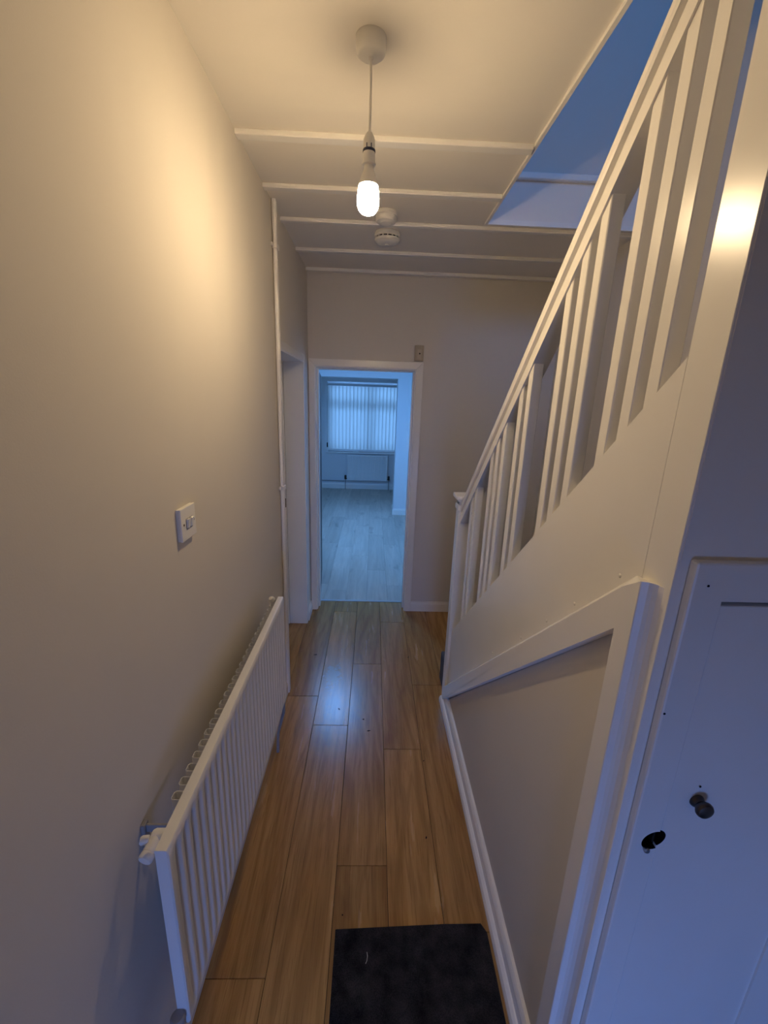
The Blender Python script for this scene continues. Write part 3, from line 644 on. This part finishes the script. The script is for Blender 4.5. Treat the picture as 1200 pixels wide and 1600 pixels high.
bm = B(); sweep(bm, skirt_profile(0.015, 0.10), (PX, YP, 0), (RXR, YP, 0), (0, -1, 0), (0, 0, 1)); sweep(bm, skirt_profile(0.015, 0.10), (PX, YP-0.015, 0), (PX, YP+0.28, 0), (-1, 0, 0), (0, 0, 1)); structure(obj('baseboard_pier', bm, GLOSS))
WX0, WX1, WZ0, WZ1 = -0.90, 0.95, 0.745, 2.09
bm = B(); box(bm, RXL-0.1, WX0, YW, YW+0.155, 0, 2.9); box(bm, WX1, RXR+0.1, YW, YW+0.155, 0, 2.9); box(bm, WX0, WX1, YW, YW+0.155, 0, WZ0); box(bm, WX0, WX1, YW, YW+0.155, WZ1, 2.9)
structure(obj('wall_room_far', bm, ROOMW))
bm = B(); sweep(bm, skirt_profile(0.016, 0.11), (RXL, YW, 0), (RXR, YW, 0), (0, -1, 0), (0, 0, 1)); structure(obj('baseboard_far', bm, GLOSS))
w1 = root('window_1', ((WX0+WX1)/2, YW, WZ0))
bm = B(); t = 0.05; y0, y1 = YW+0.10, YW+0.15
prism(bm, [(WX0, WZ0), (WX0+t, WZ0), (WX0+t, WZ1), (WX0, WZ1)], 'y', y0, y1); prism(bm, [(WX1-t, WZ0), (WX1, WZ0), (WX1, WZ1), (WX1-t, WZ1)], 'y', y0, y1)
box(bm, WX0+t, WX1-t, y0, y1, WZ0, WZ0+t); box(bm, WX0+t, WX1-t, y0, y1, WZ1-t, WZ1); obj('frame', bm, PVC, w1)
boxobj('transom', PVC, (WX0+t, WX1-t, y0, y1, 1.63, 1.70), w1)
boxobj('mullion', PVC, (-0.085, -0.04, y0, y1, WZ0+t, 1.63), w1); boxobj('mullion', PVC, (-0.085, -0.04, y0, y1, 1.70, WZ1-t), w1)
for (a, b, c0, c1) in ((WX0+t, -0.085, WZ0+t, 1.63), (-0.04, WX1-t, WZ0+t, 1.63), (WX0+t, -0.085, 1.70, WZ1-t), (-0.04, WX1-t, 1.70, WZ1-t)):
    boxobj('pane', GLASS, (a, b, YW+0.123, YW+0.127, c0, c1), w1)
boxobj('sill', GLOSS, (WX0-0.03, WX1+0.03, YW-0.045, YW+0.10, WZ0-0.022, WZ0), w1, 0.004, 2)
bl = thing('vertical_blind', (0.0, YW-0.01, 0.80), 'white vertical slat blind covering the far room window', 'blind')
bm = B(); box(bm, WX0-0.005, WX1+0.005, YW-0.045, YW-0.006, 2.010, 2.055, 0.004, 2); obj('headrail', bm, PVC, bl)
n = 26; pitch = (WX1-WX0-0.01)/n
for k in range(n):
    xc = WX0 + 0.01 + pitch*(k+0.5); a = math.radians(22 + random.uniform(-2, 2))
    bm = B(); N = 6
    top = [bm.verts.new((0, 0, 0)) for _ in range(0)]
    rows = []
    for z in (0.800 + random.uniform(-0.003, 0.003), 2.012):
        f, g = [], []
        for i in range(N+1):
            s = -0.0445 + 0.089*i/N; bow = 0.003*(1-(2*i/N-1)**2)
            f.append(bm.verts.new((s*math.cos(a)-bow*math.sin(a), YW-0.028+s*math.sin(a)-bow, z)))
        rows.append(f)
    for i in range(N): bm.faces.new((rows[0][i], rows[0][i+1], rows[1][i+1], rows[1][i]))
    bmesh.ops.translate(bm, verts=bm.verts, vec=(xc, 0, 0))
    bmesh.ops.solidify(bm, geom=list(bm.faces), thickness=0.0005)
    obj('slat', bm, SLAT, bl)
bm = B(); tube(bm, [(WX0-0.0, YW-0.04, 2.01), (WX0-0.002, YW-0.04, 1.4), (WX0, YW-0.04, 0.92)], 0.002, 6); lathe(bm, [(0.004, 0.10), (0.012, 0.09), (0.012, 0.01), (0.004, 0)], (WX0, YW-0.04, 0.83), (0, 0, 1), 10); obj('control_cord', bm, DARK, bl)
# radiator under that window
r2 = thing('radiator', (-0.1, YW-0.07, 0), 'small white panel radiator under the window with vertical blinds in the far room', 'radiator')
bm = B(); rib_panel(bm, 0, 0.81, 0.19, 0.70, 0, 0.03, 0.0385, 0.005, 20)
bmesh.ops.transform(bm, matrix=Matrix.Translation((-0.503, YW-0.10, 0)) @ Matrix(((0, 1, 0, 0), (-1, 0, 0, 0), (0, 0, 1, 0), (0, 0, 0, 1))), verts=bm.verts)
obj('panel', bm, RADI, r2, True)
boxobj('bracket', GREYM, (-0.40, -0.37, YW-0.07, YW-0.001, 0.25, 0.65), r2); boxobj('bracket', GREYM, (0.17, 0.20, YW-0.07, YW-0.001, 0.25, 0.65), r2)
for xx, s in ((-0.535, -1), (0.335, 1)):
    bm = B(); lathe(bm, [(0.012, 0), (0.020, 0.01), (0.022, 0.07), (0.016, 0.085), (0, 0.085)], (xx, YW-0.085, 0.205), (0, 0, 1), 16); tube(bm, [(xx, YW-0.085, 0.22), (xx-0.04*s, YW-0.085, 0.22)], 0.010, 10)
    v_ = obj('valve', bm, BROWN, r2, True, label='dark valve')
    bm = B(); tube(bm, [(xx, YW-0.085, 0.21), (xx, YW-0.085, 0.001)], 0.0075, 10); obj('pipe', bm, GREYM, v_, True)
p2 = B(); tube(p2, [(RXL+0.001, YW-0.020, 0.165), (-0.9, YW-0.020, 0.162), (-0.56, YW-0.020, 0.160)], 0.0085, 10)
p2 = obj('heating_pipe', p2, GREYM, None, True); p2['label'] = 'thin grey pipe running low along the far room wall to the small radiator'; p2['category'] = 'pipe'
